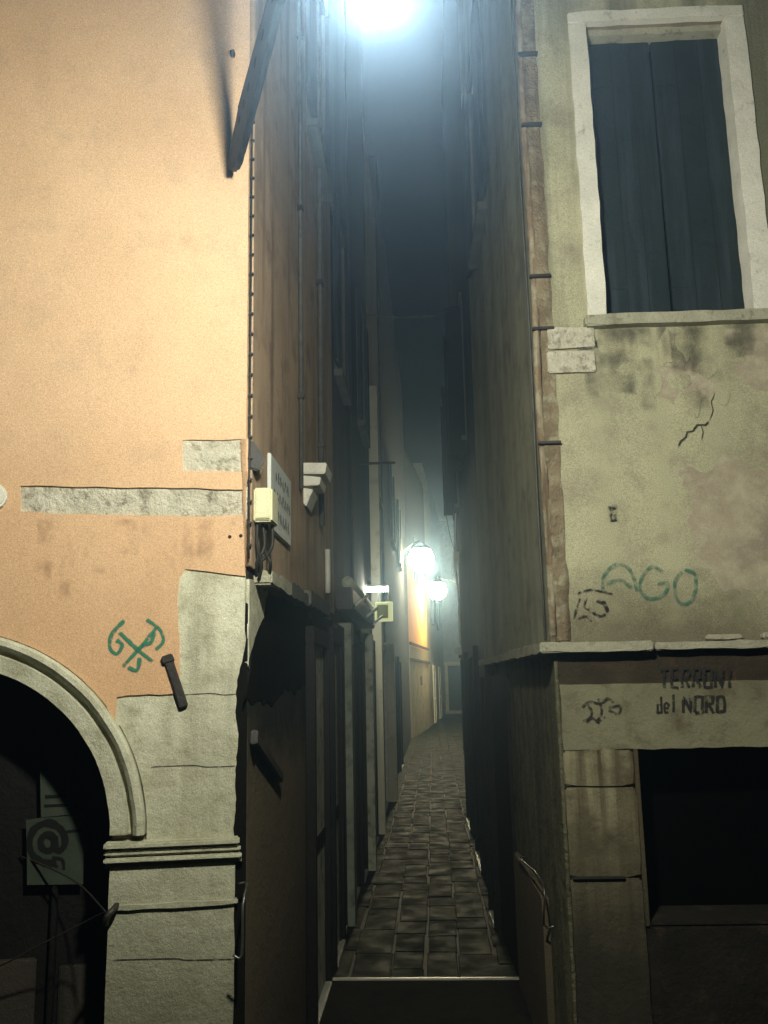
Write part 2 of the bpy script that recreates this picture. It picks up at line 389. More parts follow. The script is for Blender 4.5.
# the dark sill slab across the mouth of the alley, its lit rear edge painted pale
SW = Wall((-.9, 5.2, 0), (1, 0))
th = T('threshold_slab', (-.1, 5.4, 0), 'dark stone slab across the mouth of the alley with a rear edge painted pale as if lit', 'step')
link('slab', wbox(SW, .0, 1.7, -.03, .03, -.38, .78, .008), 'threshold', th)
link('lit_edge', wbox(SW, .05, 1.6, -.03, .036, -.415, -.382, .006), 'pale_edge', th)

# ------------------------------------------------------------------ left corner building
lb = T('corner_building', CL, 'peach plastered corner building with stone pier and arched doorway at left of the alley', 'building')
c_arch = L.px(-69, 842); rad = L.px(112, 842)[0]-c_arch[0]; zs = c_arch[1]; cu = c_arch[0]
def arc(r, a0=0, a1=180, n=28): return [(cu+r*math.cos(R(a0+(a1-a0)*k/n)), zs+r*math.sin(R(a0+(a1-a0)*k/n))) for k in range(n+1)]
EL = 6.3
pe = lpoint(EL)
foot = [CL, pe, Vector((-4.2, EL, 0)), CL+L.u*-3.4]
cut = prism(L, [(cu-rad, -.05), (cu+rad, -.05)]+arc(rad), -.45, .1, 0)
link('wall', body(foot, 10.5, [cut]), 'backing', lb)
# plaster skin of the front, 25 mm thick, cut away round the pier, the arch and the bared stone strips
rout = L.px(146, 840)[0]-cu
edge = pxs(L, [(246, 577), (215, 573), (186, 570), (180, 580), (178, 605), (180, 650), (181, 693), (150, 694), (118, 697), (117, 728)])
a_start = math.degrees(math.acos(min(1, (edge[-1][0]-cu)/rout)))
outer = arc(rout+.004, a_start, 180)
outl = [(-.001, 10.45), (-.001, edge[0][1])]+roughen(edge, .03, .004, 3, False)+outer[1:]+[(cu-rout, .0), (-3.38, 0), (-3.38, 10.45)]
strip = pxs(L, [(22, 487), (246, 491), (246, 516), (200, 518), (120, 516), (60, 515), (22, 513)])
block = pxs(L, [(183, 442), (249, 441), (249, 473), (183, 473)])
link('plaster', plate(L, outl, .0, .028, [roughen(strip, .03, .003, 5), roughen(block, .03, .003, 6)]), 'peach', lb)
link('stone_strip', prism(L, pxs(L, [(18, 484), (249, 488), (249, 520), (18, 518)]), .0, .017, 0), 'stone_raw', lb, 'long strip of bare white stone left in the plaster')
link('stone_block', prism(L, pxs(L, [(181, 439), (249, 439), (249, 476), (181, 476)]), .0, .018, 0), 'stone_raw', lb, 'short bare white stone block near the corner')
# bared pier face
uP = L.px(146, 842)[0]
uR = L.px(109, 900)[0]
z1 = L.px(180, 842)[1]
pier_up = [(-.03, z1)]+[L.px(x_, y_) for x_, y_ in [(237.5, 700), (238, 686), (240, 668), (243, 655), (246, 640)]]+[(-.001, L.px(246, 630)[1]), (-.001, edge[0][1]+.02)]+roughen(edge, .03, .004, 3, False)
arcp = [p for p in arc(rout+.004, a_start, 0) if p[1] >= z1]
pier_up += arcp[1:]+[(cu+rout+.004, z1)]
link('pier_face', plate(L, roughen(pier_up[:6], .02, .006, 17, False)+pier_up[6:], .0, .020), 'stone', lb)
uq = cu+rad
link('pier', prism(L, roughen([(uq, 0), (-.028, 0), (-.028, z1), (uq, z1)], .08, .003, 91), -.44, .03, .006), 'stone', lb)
link('shade_edge', prism(L, [(-.05, 0), (.011, 0), (.011, edge[0][1]-.1), (-.05, edge[0][1]-.1)], .0, .014, .003), 'pitch', lb)  # cornice shadow painted round onto the front of the corner
# impost: stacked fillets and a second string course below
zi = lambda y: L.px(170, y)[1]
for i, (y0, y1, o) in enumerate([(838, 845, .062), (846.5, 852, .05), (853.5, 859, .058), (860.5, 863, .044)]):
    link('impost_moulding', prism(L, rect(uq-.02, -.012+.004*i, zi(y1), zi(y0)), -.3, o, .006), 'stone', lb)
link('string_course', prism(L, roughen(rect(uq+.01, -.016, zi(905), zi(900)), .05, .003, 4), -.1, .043, .004), 'stone', lb)
# archivolt: profile swept round the arch
def sweep_arch(prof):
    bm = bmesh.new(); rows = []
    for k in range(49):
        a = math.pi*k/48; wob = 1+.004*noise.noise(Vector((k*.5, 0, 0)))
        rows.append([bm.verts.new(L.pt(cu+math.cos(a)*r*wob, zs+math.sin(a)*r*wob+.001, o)) for r, o in prof])
    for x, y in zip(rows, rows[1:]):
        for k in range(len(prof)): q = (k+1) % len(prof); bm.faces.new((x[k], x[q], y[q], y[k]))
    bm.faces.new(rows[0]); bm.faces.new(rows[-1][::-1])
    return bm_me(bm)
d = rout-rad
link('arch_moulding', sweep_arch([(rad-.004, -.3), (rad-.004, .034), (rad+.45*d, .040), (rad+.5*d, .022), (rad+.6*d, .022), (rad+.66*d, .050), (rad+.78*d, .064), (rad+.92*d, .062), (rout, .050), (rout, -.02)]), 'stone', lb)
# left jamb of the arch
link('pier', prism(L, [(cu-rad-.5, 0), (cu-rad, 0), (cu-rad, z1), (cu-rad-.5, z1)], -.44, .03, .008), 'stone', lb)
# door inside the arch
dd = link('door', plate(L, [(cu-rad, .0), (cu+rad, .0)]+arc(rad+.01), -.44, -.28), 'black_wood', lb)
def stub(W, x0, x1, y0, y1, o): 
    a = W.px(x0, y1, o); b = W.px(x1, y0, o); return rect(a[0], b[0], a[1], b[1])
link('door_frame', prism(L, stub(L, 38, 58, 880, 1200, -.25), -.28, -.24, .004), 'black_wood', dd)
a = L.px(0, 960, -.27); link('lower_panel', prism(L, rect(cu-rad+.05, L.px(37, 950, -.27)[0], .05, a[1]), -.28, -.265, .006), 'dark_brown', dd)
link('lower_panel', prism(L, rect(L.px(60, 950, -.27)[0], L.px(103, 950, -.27)[0], .05, L.px(70, 965, -.27)[1]), -.28, -.265, .006), 'dark_brown', dd)
# paper sign on the door with an at sign
sg = T('door_sign', L.pt(*L.px(55, 885, -.24), -.24), 'dim pale poster with a large at sign inside the dark arched doorway', 'sign')
WS = -.235
link('board', prism(L, roughen(pxs(L, [(26, 820), (40, 818), (84, 815), (83, 884), (27, 885)], WS), .1, .002, 8), WS-.005, WS, 0), 'sign_paper', sg)
link('upper_board', prism(L, pxs(L, [(40, 772), (71, 770), (71, 814.5), (41, 817.5)], WS), WS-.005, WS, 0), 'sign_paper', sg)
cxp, cyp = 47.5, 843
spi = [(cxp+7*math.cos(t), cyp+8*math.sin(t)) for t in [k*math.tau/14 for k in range(15)]]
tail = [(cxp+7.5, cyp-7), (cxp+8, cyp+4), (cxp+12, cyp+8), (cxp+17, cyp+2), (cxp+17, cyp-6), (cxp+12, cyp-15), (cxp, cyp-20), (cxp-13, cyp-14), (cxp-18, cyp), (cxp-14, cyp+13), (cxp-2, cyp+20), (cxp+9, cyp+19)]
def wpxs(pts, off): return [L.px(x, y, off) for x, y in pts]
def inkstrokes(lines, w, off): return join(*[ribbon(L, wpxs(l, off), w, off+i*.0005, False) for i, l in enumerate(lines)])
link('at_sign', inkstrokes([spi, tail], .017, WS+.001), 'ink', sg)
for ln_ in ([(66, 832), (83, 830)], [(43, 866), (50, 864), (58, 867)], [(52, 858), (62, 860), (64, 870)], [(44, 806), (68, 805)], [(45, 797), (66, 796)]):
    link('lettering', inkstrokes([ln_], .008, WS+.001), 'ink', sg)
# iron hook on the pier with two slack ropes running into the doorway
hk = T('iron_hook', L.at(115, 907, .03), 'black iron hook with two slack ropes on the pier edge of the arch', 'hook')
p = L.at(116, 906, .03)
link('hook', tube(smoothline([p-L.n*.05, p+L.n*.03, p+L.n*.05-L.u*.02+Vector((0, 0, -.02)), p+L.n*.03-L.u*.03+Vector((0, 0, -.05))]), .011), 'iron', hk)
q = p+L.n*.03-L.u*.03+Vector((0, 0, -.01))
link('rope', tube(smoothline([q, L.at(80, 885, -.1), L.at(50, 868, -.18), L.at(20, 856, -.27)]), .0035), 'rope', hk)
link('rope', tube(smoothline([q, L.at(85, 922, -.05), L.at(40, 945, -.1), L.at(-5, 968, -.15), L.at(-60, 985, -.25)]), .003), 'rope', hk)
# alley side of the corner building
zl = AL.px(245, 571)[1]   # height of the broken cornice
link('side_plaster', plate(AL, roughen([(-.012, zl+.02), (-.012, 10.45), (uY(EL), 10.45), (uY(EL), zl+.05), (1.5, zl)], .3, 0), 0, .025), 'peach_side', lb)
uo = lambda x, y: AL.px(x, y)
wh = [(-.003, zl-.37)]+[(-.003, zl-.03)]+[uo(267, 586), uo(262, 600), uo(260, 618), uo(253, 632), uo(247, 650), uo(244, 662), (.0, zl-.36)]
link('corner_stone', plate(AL, roughen(wh, .02, .008, 11), 0, .0165), 'stone', lb)  # ragged edge shaped as the border of the painted shadow
link('shaded_wall', plate(AL, [(.0, 0), (uY(EL), 0), (uY(EL), zl), (0, zl)], 0, .012), 'black_plaster', lb, 'wall under the broken cornice with its shadow painted black')  # shadow below the cornice put into the wall colour
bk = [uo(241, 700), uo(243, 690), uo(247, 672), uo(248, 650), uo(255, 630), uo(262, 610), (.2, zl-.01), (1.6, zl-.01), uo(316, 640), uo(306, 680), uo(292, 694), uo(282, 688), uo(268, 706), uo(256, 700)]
link('shadow_patch', plate(AL, roughen(bk, .03, .02, 19), .010, .0155), 'pitch', lb, 'ragged black painted shadow under the broken cornice')  # extra black plate deepening the painted cornice shadow
# broken stone cornice on the alley side
cz0 = zl-.005
co_pts = [(-.02, cz0), (.36, cz0-.02), (.42, cz0+.01)]
link('broken_cornice', prism(AL, roughen(rect(.10, .62, cz0-.035, cz0+.02), .05, .012, 21), 0, .085, .008), 'ledge', lb)
link('broken_cornice', prism(AL, roughen(rect(.66, 1.25, cz0-.03, cz0+.035), .05, .014, 22), 0, .075, .008), 'trim', lb)
link('broken_cornice', prism(AL, roughen(rect(1.3, 2.2, cz0-.02, cz0+.06), .06, .014, 23), 0, .08, .008), 'trim', lb)
gl = [[(125, 620), (112, 634), (110, 648), (117, 654), (122, 645), (116, 640)], [(146, 619), (160, 630), (163, 642), (155, 650)], [(157, 627), (140, 648), (122, 667)],
      [(119, 632), (136, 648), (153, 662)], [(128, 667), (137, 670), (140, 657)], [(141, 646), (151, 642), (155, 632)], [(139, 628), (150, 620)]]
gr = []
for i, ln in enumerate(gl): gr.append(ribbon(L, pxs(L, ln, .03), .012, .0295+i*.0004))
link('graffiti', join(*gr), 'green_ink', lb, 'green marker scribble of crossed letters on the peach plaster')
hol = []
for x, y in ((230, 538), (241, 537)):
    u, z = L.px(x, y); hol.append(prism(L, [(u+.007*math.cos(t), z+.007*math.sin(t)) for t in [k*math.tau/8 for k in range(8)]], .02, .0305, 0))
link('bolt_hole', hol[0], 'hole', lb); link('bolt_hole', hol[1], 'hole', lb)
dr0 = random.Random(3)
link('drip_stain', join(*[ribbon(L, [(u_, z_), (u_+.006, z_-l_*.5), (u_-.004, z_-l_)], w_, .0288+.0002*k) for k, (u_, z_, l_, w_) in enumerate(
    [(L.px(25+k*16+dr0.uniform(-6, 6), 518)[0], L.px(100, 519)[1], dr0.uniform(.06, .3), dr0.uniform(.02, .06)) for k in range(14)])]), 'peach_drip', lb, 'faint run marks under the bare stone strip')
for k, (x0_, x1_, y_) in enumerate([(182, 238, 694), (150, 236, 766), (112, 236, 958)]):
    o_ = .0212 if y_ < 840 else .0322
    link('stone_joint', ribbon(L, pxs(L, [(x0_, y_+1), ((x0_+x1_)/2, y_-.5), ((x0_+x1_)/2+14, y_+1), (x1_, y_)], .02), .0035, o_), 'crack', lb)
# iron wall anchors
def anchor(W, pts, w, off, label):
    a, b = [Vector(W.px(*p, off)) for p in pts]; dd_ = (b-a).normalized(); nn = Vector((-dd_.y, dd_.x))
    q = lambda s, t: tuple(a+dd_*s+nn*t)
    ln = (b-a).length
    me = join(prism(W, [q(0, -w), q(ln, -w), q(ln, w), q(0, w)], off-.012, off+.012, .004), prism(W, [q(-.012, -w*1.4), q(.016, -w*1.5), q(.02, w*1.3), q(-.012, w*1.2)], off-.011, off+.016, .004))
    return tag(link('wall_anchor', me, 'iron'), label, 'wall anchor')
anchor(L, [(168, 658), (184, 707)], .016, .03, 'short slanting iron wall anchor beside the green scribble')
anchor(AL, [(254, 737), (281, 778)], .02, .03, 'long slanting iron anchor on the dark alley wall')
# small round boss at the left end of the stone strip
u, z = L.px(-3, 499)
bs_ = T('wall_boss', L.pt(u, z, .028), 'small round white fitting with dark centre at the left end of the bare stone strip', 'wall fitting')
circ = lambda r: [(u+r*math.cos(t), z+r*math.sin(t)) for t in [k*math.tau/20 for k in range(20)]]
link('ring', prism(L, circ(.05), .028, .06, .008), 'stone_white', bs_); link('centre', prism(L, circ(.025), .06, .066, .003), 'iron', bs_)

# things on the alley-side wall near the corner
bx = T('junction_box', AL.pt(.05, 2.3, .03), 'cream plastic junction box at the corner with cables hanging below', 'junction box')
zt = 1.75+(L.px(258, 487)[1]-1.75); zb = L.px(258, 521)[1]
link('casing', wbox(AL, .02, .16, zb, zt, .025, .098, .006), 'box', bx)
link('lid', wbox(AL, .012, .02, zb+.01, zt-.01, .034, .090, .003), 'box', bx)
for i, (o, e) in enumerate([(.035, .05), (.05, .03), (.066, .085), (.082, .045)]):
    pts = [AL.pt(.05+.02*i, zb+.01, o), AL.pt(.045+.02*i, zb-.09, o+.012*math.sin(i*2.1)), AL.pt(.06, zb-.16, e), AL.pt(.09+.03*i, zb-.215, e*.7)]
    link('cable', tube(smoothline(pts), .007), 'black_cable', bx)
tag(link('corner_bracket', prism(Wall(CL+AL.u*.01, L.u), [Wall(CL+AL.u*.01, L.u).px(*p) for p in [(240, 443), (254, 443), (265, 460), (259, 473), (246, 470)]], -.07, .035, .006), 'iron'),
    'black wedge shaped iron bracket at the corner above the cream box', 'bracket')
cb = T('corner_cable', CL+Vector((0, 0, 2.6)), 'thin cable clipped in small loops down the corner edge of the peach wall', 'cable')
zc0 = L.px(250, 560)[1]; zc1 = L.px(253, 112)[1]
cpt = [L.pt(.012, zc0+(zc1-zc0)*k/40, .034+.002*math.sin(k*1.7)) for k in range(41)]
link('wire', tube(cpt, .0045, 6), 'black_cable', cb)
nclip = int((zc1-zc0)/.085)
for k in range(nclip):
    zz = zc0+.05+k*.085
    link('clip', wbox(L, .006, .024, zz, zz+.008, .026, .041, .002), 'black_cable', cb)
# street name plaque
sp = [AL.px(271, 455, .04), AL.px(291, 479, .04), AL.px(291, 546, .04), AL.px(271, 529, .04)]
pq = T('street_plaque', AL.pt(*sp[3], .03), 'white street name plaque with faint worn lettering on the alley wall', 'sign')
ua, ub = sp[0][0], sp[1][0]; zT = (sp[0][1]+sp[1][1])/2; zB = (sp[2][1]+sp[3][1])/2
link('board', wbox(AL, ua, ub, zB, zT, .02, .04, .004), 'plaque', pq)
lt = []
r2 = random.Random(4)
for row, (s0, s1) in enumerate([(.22, .86), (.12, .88), (.18, .8)]):
    zc = zT-(zT-zB)*(.24+.26*row); h = (zT-zB)*.075; uu = ua+(ub-ua)*s0
    while uu < ua+(ub-ua)*s1:
        w = r2.uniform(.03, .06)
        lt.append(ribbon(AL, [(uu, zc-h), (uu+w*.2, zc+h*r2.uniform(.6, 1)), (uu+w*.6, zc+r2.uniform(-h, h)), (uu+w, zc-h*r2.uniform(.2, 1))], .016, .0405+.0002*len(lt)))
        uu += w+.02
link('lettering', join(*lt), 'paint_dark', pq)
# stone corbel with stepped profile
Yc = 4.75
CW = Wall(lpoint(Yc)+AL.n*.0, (1, 0))
cp = [CW.px(x, y) for x, y in [(296, 463), (327, 463), (325, 474), (321, 477), (319, 485), (313, 489), (310, 496), (306, 506), (300, 500), (296, 497)]]
cb_ = T('stone_corbel', CW.pt(*cp[7], 0), 'stepped white stone corbel sticking out of the alley wall past the plaque', 'corbel')
link('cap', prism(CW, [cp[0], cp[1], cp[2], CW.px(296, 474)], -.26, .01, .005), 'stone_white', cb_)
link('neck', prism(CW, [CW.px(296, 474.6), cp[3], cp[4], CW.px(296, 486)], -.24, 0, .004), 'stone_white', cb_)
link('foot', prism(CW, [CW.px(296, 486.6), cp[5], cp[6], cp[7], cp[8], cp[9]], -.22, -.005, .004), 'stone_white', cb_)
tag(link('pipe_stub', tube([AL.pt(uY(5.6), 2.3, .06), AL.pt(uY(5.6), 2.58, .06)], .018), 'pale_pipe'), 'short pale pipe stub on the alley wall below the corbel', 'pipe')
for Y, r_, z0_, lab in ((4.55, .012, 2.75, 'thin pale conduit running up the alley wall above the corbel'), (5.4, .018, 2.7, 'thicker pale conduit farther in on the peach alley wall')):
    c = T('wall_conduit', AL.pt(uY(Y), z0_, .05), lab, 'pipe')
    link('pipe', tube([AL.pt(uY(Y), z0_, .03+r_), AL.pt(uY(Y), 9.5, .03+r_)], r_), 'cable', c)
    for k in range(6): link('clip', wbox(AL, uY(Y)-r_*1.6, uY(Y)+r_*1.6, z0_+.5+k*1.1, z0_+.53+k*1.1, .026, .034+2*r_, .002), 'iron', c)
# bent metal rods low on both sides of the alley mouth
def rod(W, pts, off, label):
    P = [W.pt(*W.px(x, y, off), off) for x, y in pts]
    ps = [P[0]-W.n*(off)]+P+[P[-1]-W.n*(off)]
    return tag(link('bent_rod', tube(smoothline(ps, 3), .0048), 'steel'), label, 'metal rod', 'bent rods at the alley mouth')
rod(AL, [(247, 884), (243, 905), (242, 955)], .03, 'bent shiny metal rod low on the left wall by the pier')
rod(AR, [(519, 858), (543, 882), (544, 925)], .06, 'bent shiny metal rod low on the right wall by the stained pier')

# ------------------------------------------------------------------ right corner building
rb = T('corner_building', CR, 'grey stained corner building with shuttered window and graffiti at right of the alley', 'building')
ER = 7.2
win = pxs(Rr, [(586, 30), (722, 26), (749, 309), (604, 313)])
wcx = [(win[0][0]+win[3][0])/2-.012, (win[1][0]+win[2][0])/2+.018]; wz0 = (win[2][1]+win[3][1])/2-.03; wz1 = (win[0][1]+win[1][1])/2+.02
ope = pxs(Rr, [(633, 748), (830, 742), (830, 915), (643, 925)])
ou0 = (ope[0][0]+ope[3][0])/2; ou1 = ou0+1.0; oz1 = (ope[0][1]); oz0 = ope[3][1]
cuts = [wbox(Rr, wcx[0], wcx[1], wz0, wz1, -.18, .2, 0), wbox(Rr, ou0, ou1, oz0, oz1, -.3, .2, 0)]
foot = [CR, CR+Rr.u*3.4, Vector((4.2, ER, 0)), lpoint(ER, RP)]
link('wall', body(foot, 10.5, cuts), 'backing', rb)
zled = Rr.px(600, 648)[1]; zled_t = Rr.px(600, 640)[1]
fr = .075
fo = rect(wcx[0]-fr+.002, wcx[1]+fr-.002, wz0-.01, wz1+fr-.02)
link('plaster', plate(Rr, [(.012, zled+.01), (3.38, zled+.01), (3.38, 10.45), (.012, 10.45)], 0, .022, [fo]), 'grey_plaster', rb)
# window
wd = T('tmp', CR, None, None); bpy.data.objects.remove(wd)
wn = link('window', prism(Rr, rect(wcx[0], wcx[1], wz0, wz1), -.178, -.15, 0), 'black_wood', rb)
for nm, pts in (('jamb', rect(wcx[0]-fr, wcx[0]+.012, wz0, wz1)), ('jamb', rect(wcx[1]-.012, wcx[1]+fr+.01, wz0, wz1))):
    link(nm, prism(Rr, roughen(pts, .08, .004, len(nm)+pts[0][0]), -.17, .036, .006), 'stone_white', wn)
link('lintel', prism(Rr, roughen(rect(wcx[0]-fr, wcx[1]+fr+.01, wz1+.002, wz1+fr-.015), .08, .004, 31), -.17, .038, .006), 'stone_white', wn)
link('soffit', prism(Rr, roughen(rect(wcx[0]+.001, wcx[1]-.001, wz1-.035, wz1), .05, .006, 35), -.17, -.02, .003), 'ledge', wn)
link('sill', prism(Rr, roughen(rect(wcx[0]-fr-.02, wcx[1]+fr+.06, wz0-.055, wz0-.002), .1, .003, 33), -.17, .075, .008), 'ledge', wn)
mid = wcx[0]+(wcx[1]-wcx[0])*.5
def shut(u0, u1, o):
    s = link('shutter', prism(Rr, rect(u0, u1, wz0+.006, wz1-.012), o-.03, o, .004), 'shutter', wn)
    n = 3
    for k in range(1, n):
        uu = u0+(u1-u0)*k/n
        link('board_joint', prism(Rr, rect(uu-.0015, uu+.0015, wz0+.01, wz1-.04), o-.001, o+.0008, 0), 'black_wood', s)
    for zz in (wz0+.18, wz1-.28):
        link('hinge_strap', prism(Rr, rect(u0+.004, u0+.10, zz, zz+.022), o, o+.004, .001), 'shutter', s)
shut(wcx[0]+.045, mid-.006, -.08); shut(mid+.006, wcx[1]-.006, -.078)
# quoin blocks at the corner below the sill
for y0, y1, x1 in ((330, 352, 592), (353, 376, 593)):
    a = Rr.px(547, y1); b = Rr.px(x1, y0)
    link('quoin_block', prism(Rr, roughen(rect(a[0], b[0], a[1], b[1]), .04, .005, y0), 0, .042, .006), 'stone_raw', rb)
# patches of lost plaster, cracks and stains
def patch(nm, pts, matn, o=.0232, sd=1, amp=.02, lab=None): return link(nm, plate(Rr, roughen(pxs(Rr, pts), .025, amp, sd), .02, o), matn, rb, lab)
patch('bare_patch', [(664, 368), (690, 360), (712, 372), (716, 392), (700, 400), (682, 392), (668, 386)], 'bare', sd=41)
patch('bare_patch', [(652, 372), (668, 374), (678, 392), (672, 408), (656, 400), (648, 386)], 'bare', .0229, sd=42)
patch('bare_patch', [(684, 470), (720, 460), (790, 470), (790, 560), (740, 600), (700, 570), (680, 520)], 'bare', .0226, sd=43, amp=.05)
patch('bare_patch', [(722, 335), (790, 330), (790, 400), (752, 392), (735, 370)], 'bare', .0235, sd=44, amp=.02)
ck = [[(678, 447), (681, 441), (686, 437), (687, 432), (693, 431), (697, 425), (705, 425), (709, 421)],
      [(700, 424), (703, 432), (701, 441)], [(709, 421), (713, 410), (711, 402), (716, 392)]]
fl = random.Random(31)
for k, (fx, fy, fa, fb) in enumerate([(664, 352, 9, 18), (684, 346, 8, 15), (676, 384, 11, 9), (655, 385, 6, 14), (704, 372, 12, 8), (694, 402, 9, 14), (722, 398, 8, 10), (736, 352, 9, 13)]):
    patch('plaster_flake', [(fx+fa*math.cos(t)*fl.uniform(.6, 1.3), fy+fb*math.sin(t)*fl.uniform(.6, 1.3)) for t in [q*math.tau/9 for q in range(9)]], 'grey_plaster', .0265, 60+k, .014)
for i, l in enumerate(ck): link('crack', ribbon(Rr, [Rr.px(*p, .027) for p in l], (.008 if i == 0 else .0035), .0275+i*.0004, n=2), 'crack', rb)
link('dark_spot', ribbon(Rr, pxs(Rr, [(612, 505), (613.5, 511), (613, 516), (614, 522)], .025), .028, .0275), 'black_spray2', rb)
dr = random.Random(12)
zsl = wz0-.06
dl_ = []
for k in range(26):
    uu_ = wcx[0]-.1+dr.random()*1.05; ln_ = dr.uniform(.08, .42)
    dl_.append(ribbon(Rr, [(uu_, zsl+.01), (uu_+dr.uniform(-.01, .01), zsl-ln_*.4), (uu_+dr.uniform(-.015, .015), zsl-ln_)], dr.uniform(.04, .11), .0246+.0002*k))
link('drip_stain', join(*dl_), 'drip', rb, 'dark drips running down from the window sill')
# graffiti above the ledge
gA = [[(603, 590), (604, 576), (614, 566), (626, 566), (634, 578), (637, 592)], [(606, 584), (620, 580), (632, 588)], [(633, 594), (640, 582)],
      [(664, 573), (653, 567), (643, 575), (640, 589), (648, 598), (660, 597), (667, 590), (667, 583), (657, 584)],
      [(684, 570), (694, 573), (696, 585), (692, 600), (683, 604), (676, 597), (675, 582), (682, 571)], [(678, 588), (694, 584)]]
link('graffiti', join(*[ribbon(Rr, [Rr.px(*p, .03) for p in l], .014, .0275+i*.0005) for i, l in enumerate(gA)]), 'green_spray', rb, 'large faded green sprayed letters above the ledge')
gB = [[(577, 594), (588, 590), (600, 591), (613, 594)], [(580, 598), (577, 608), (574, 619)], [(588, 597), (584, 606), (590, 610)], [(596, 600), (604, 604), (608, 612), (603, 600)], [(576, 620), (586, 616), (592, 622)], [(599, 601), (603, 611)], [(592, 612), (600, 616), (606, 614)]]
link('graffiti', join(*[ribbon(Rr, [Rr.px(*p, .03) for p in l], .015 if i in (3, 5) else .009, .0275+i*.0005) for i, l in enumerate(gB)]), 'black_spray2', rb, 'small black scrawl just above the ledge near the corner')
# ledge: broken stone slabs along the front and round into the alley
def ledge(W, pts, o0, o1, sd, parent): return link('ledge_slab', prism(W, roughen(pts, .06, .005, sd), o0, o1, .006), 'ledge', parent)
a = Rr.px(553, 655); b = Rr.px(648, 642); c = Rr.px(652, 650); e = Rr.px(765, 646)
ledge(Rr, rect(-.02, b[0], zled-.018, zled+.025), 0, .085, 51, rb)
ledge(Rr, rect(b[0]+.012, e[0], zled-.016, zled+.018), 0, .07, 52, rb)
ledge(Rr, rect(e[0]+.01, 3.3, zled-.02, zled+.02), 0, .075, 53, rb)
ledge(Rr, rect(Rr.px(703, 640)[0], Rr.px(738, 640)[0], zled+.021, zled+.045), .022, .06, 54, rb)
ledge(Rr, rect(Rr.px(758, 640)[0], Rr.px(800, 640)[0], zled+.022, zled+.05), .022, .065, 55, rb)
# below the ledge
zb1 = Rr.px(640, 684)[1]
lint_z0 = oz1-.002
link('brown_band', plate(Rr, rect(-.003, 3.38, zb1, zled-.02), 0, .016), 'dark_band', rb)  # dark brown strip right below the ledge
up_ = Rr.px(561, 760)[0]; 
link('lintel_plaster', plate(Rr, roughen([(.0, lint_z0), (ou0, lint_z0), (3.3, lint_z0), (3.3, zb1+.005), (.0, zb1+.005)], .04, .005, 61), 0, .026), 'lintel', rb)
pz = [(lint_z0-.003, 1.26), (1.252, 1.0), (.99, .55), (.54, 0)]
zA = Rr.px(600, 786)[1]; zB_ = Rr.px(600, 876)[1]
for k, (zt_, zb_) in enumerate([(lint_z0-.003, zA+.004), (zA-.003, zB_+.004), (zB_-.004, .32), (.314, 0)]):
    link('pier_stone', prism(Rr, roughen(rect(-.003, ou0-.004, zb_, zt_), .05, .004, 70+k), -.06, .034+.002*(k % 2), .008), 'pier', rb)
link('iron_cramp', prism(Rr, rect(Rr.px(571, 875)[0], Rr.px(623, 875)[0], zB_-.004, zB_+.007), .03, .05, .003), 'iron', rb)
link('low_wall', prism(Rr, rect(ou0+.002, 3.36, 0, oz0-.004), -.02, .022, .006), 'lowwall', rb)
link('jamb_edge', prism(Rr, rect(ou0+.0, ou0+.018, oz0, oz1), -.28, .028, .003), 'pier', rb)
link('sill_cover', prism(Rr, rect(ou0+.02, ou1-.003, oz0+.001, oz0+.014), -.249, .018, .003), 'lowwall', rb)  # dark slab added over the lit cut face to keep the opening dark
sh = link('opening_darkness_plate', prism(Rr, rect(ou0+.018, ou1-.002, oz0, oz1), -.298, -.25, 0), 'void', rb)
# black writing on the lintel: two lines
LET = {'T': [[(0, 1), (1, 1)], [(.5, 1), (.5, 0)]], 'E': [[(1, 1), (0, 1), (0, 0), (1, 0)], [(0, .52), (.8, .52)]], 'R': [[(0, 0), (0, 1), (.9, 1), (.9, .55), (0, .5)], [(.35, .5), (1, 0)]],
       'O': [[(0, 0), (0, 1), (1, 1), (1, 0), (0, 0)]], 'N': [[(0, 0), (0, 1), (1, 0), (1, 1)]], 'I': [[(.5, 0), (.5, 1)]], 'D': [[(0, 0), (0, 1), (.7, 1), (1, .6), (.9, .1), (0, 0)]],
       'd': [[(.9, 0), (.9, 1)], [(.9, .5), (.1, .5), (.1, 0), (.9, .02)]], 'e': [[(.05, .3), (.85, .3), (.8, .52), (.45, .62), (.1, .5), (0, .25), (.2, .02), (.85, .06)]], 'l': [[(.4, 1.12), (.4, 0)]]}
def write(text, x0, x1, yt, yb, w, seed):
    r = random.Random(seed); n = len(text); out = []; step = (x1-x0)/n
    for i, ch in enumerate(text):
        if ch == ' ': continue
        for ln in LET[ch]:
            pts = []
            for (a, b) in ln:
                pts.append(Rr.px(x0+step*(i+.14+a*.66)+r.uniform(-.4, .4), yb+(yt-yb)*b+r.uniform(-.6, .6)-(i*.1), .027))
            dense = []
            for p, q in zip(pts, pts[1:]):
                dense += [(p[0]+(q[0]-p[0])*t/4, p[1]+(q[1]-p[1])*t/4) for t in range(4)]
            out.append(ribbon(Rr, dense+[pts[-1]], w, .0275+.0003*len(out), False, 1))
    return out
link('graffiti', join(*(write('TERRONI', 659, 735, 669, 688, .0115, 1)+write('del NORD'[:3], 656, 678, 697, 713, .009, 2)+write('NORD', 682, 727, 697, 713, .0125, 3))), 'black_spray', rb, 'two lines of black sprayed writing on the pale lintel')
gC = [[(582, 708), (590, 702), (600, 704), (608, 699), (614, 703)], [(588, 704), (592, 714), (586, 724)], [(598, 698), (602, 712), (597, 722), (606, 717)], [(608, 708), (620, 706), (618, 714), (608, 710)], [(583, 722), (592, 718), (600, 724)], [(596, 690), (602, 698)], [(606, 716), (612, 714)]]
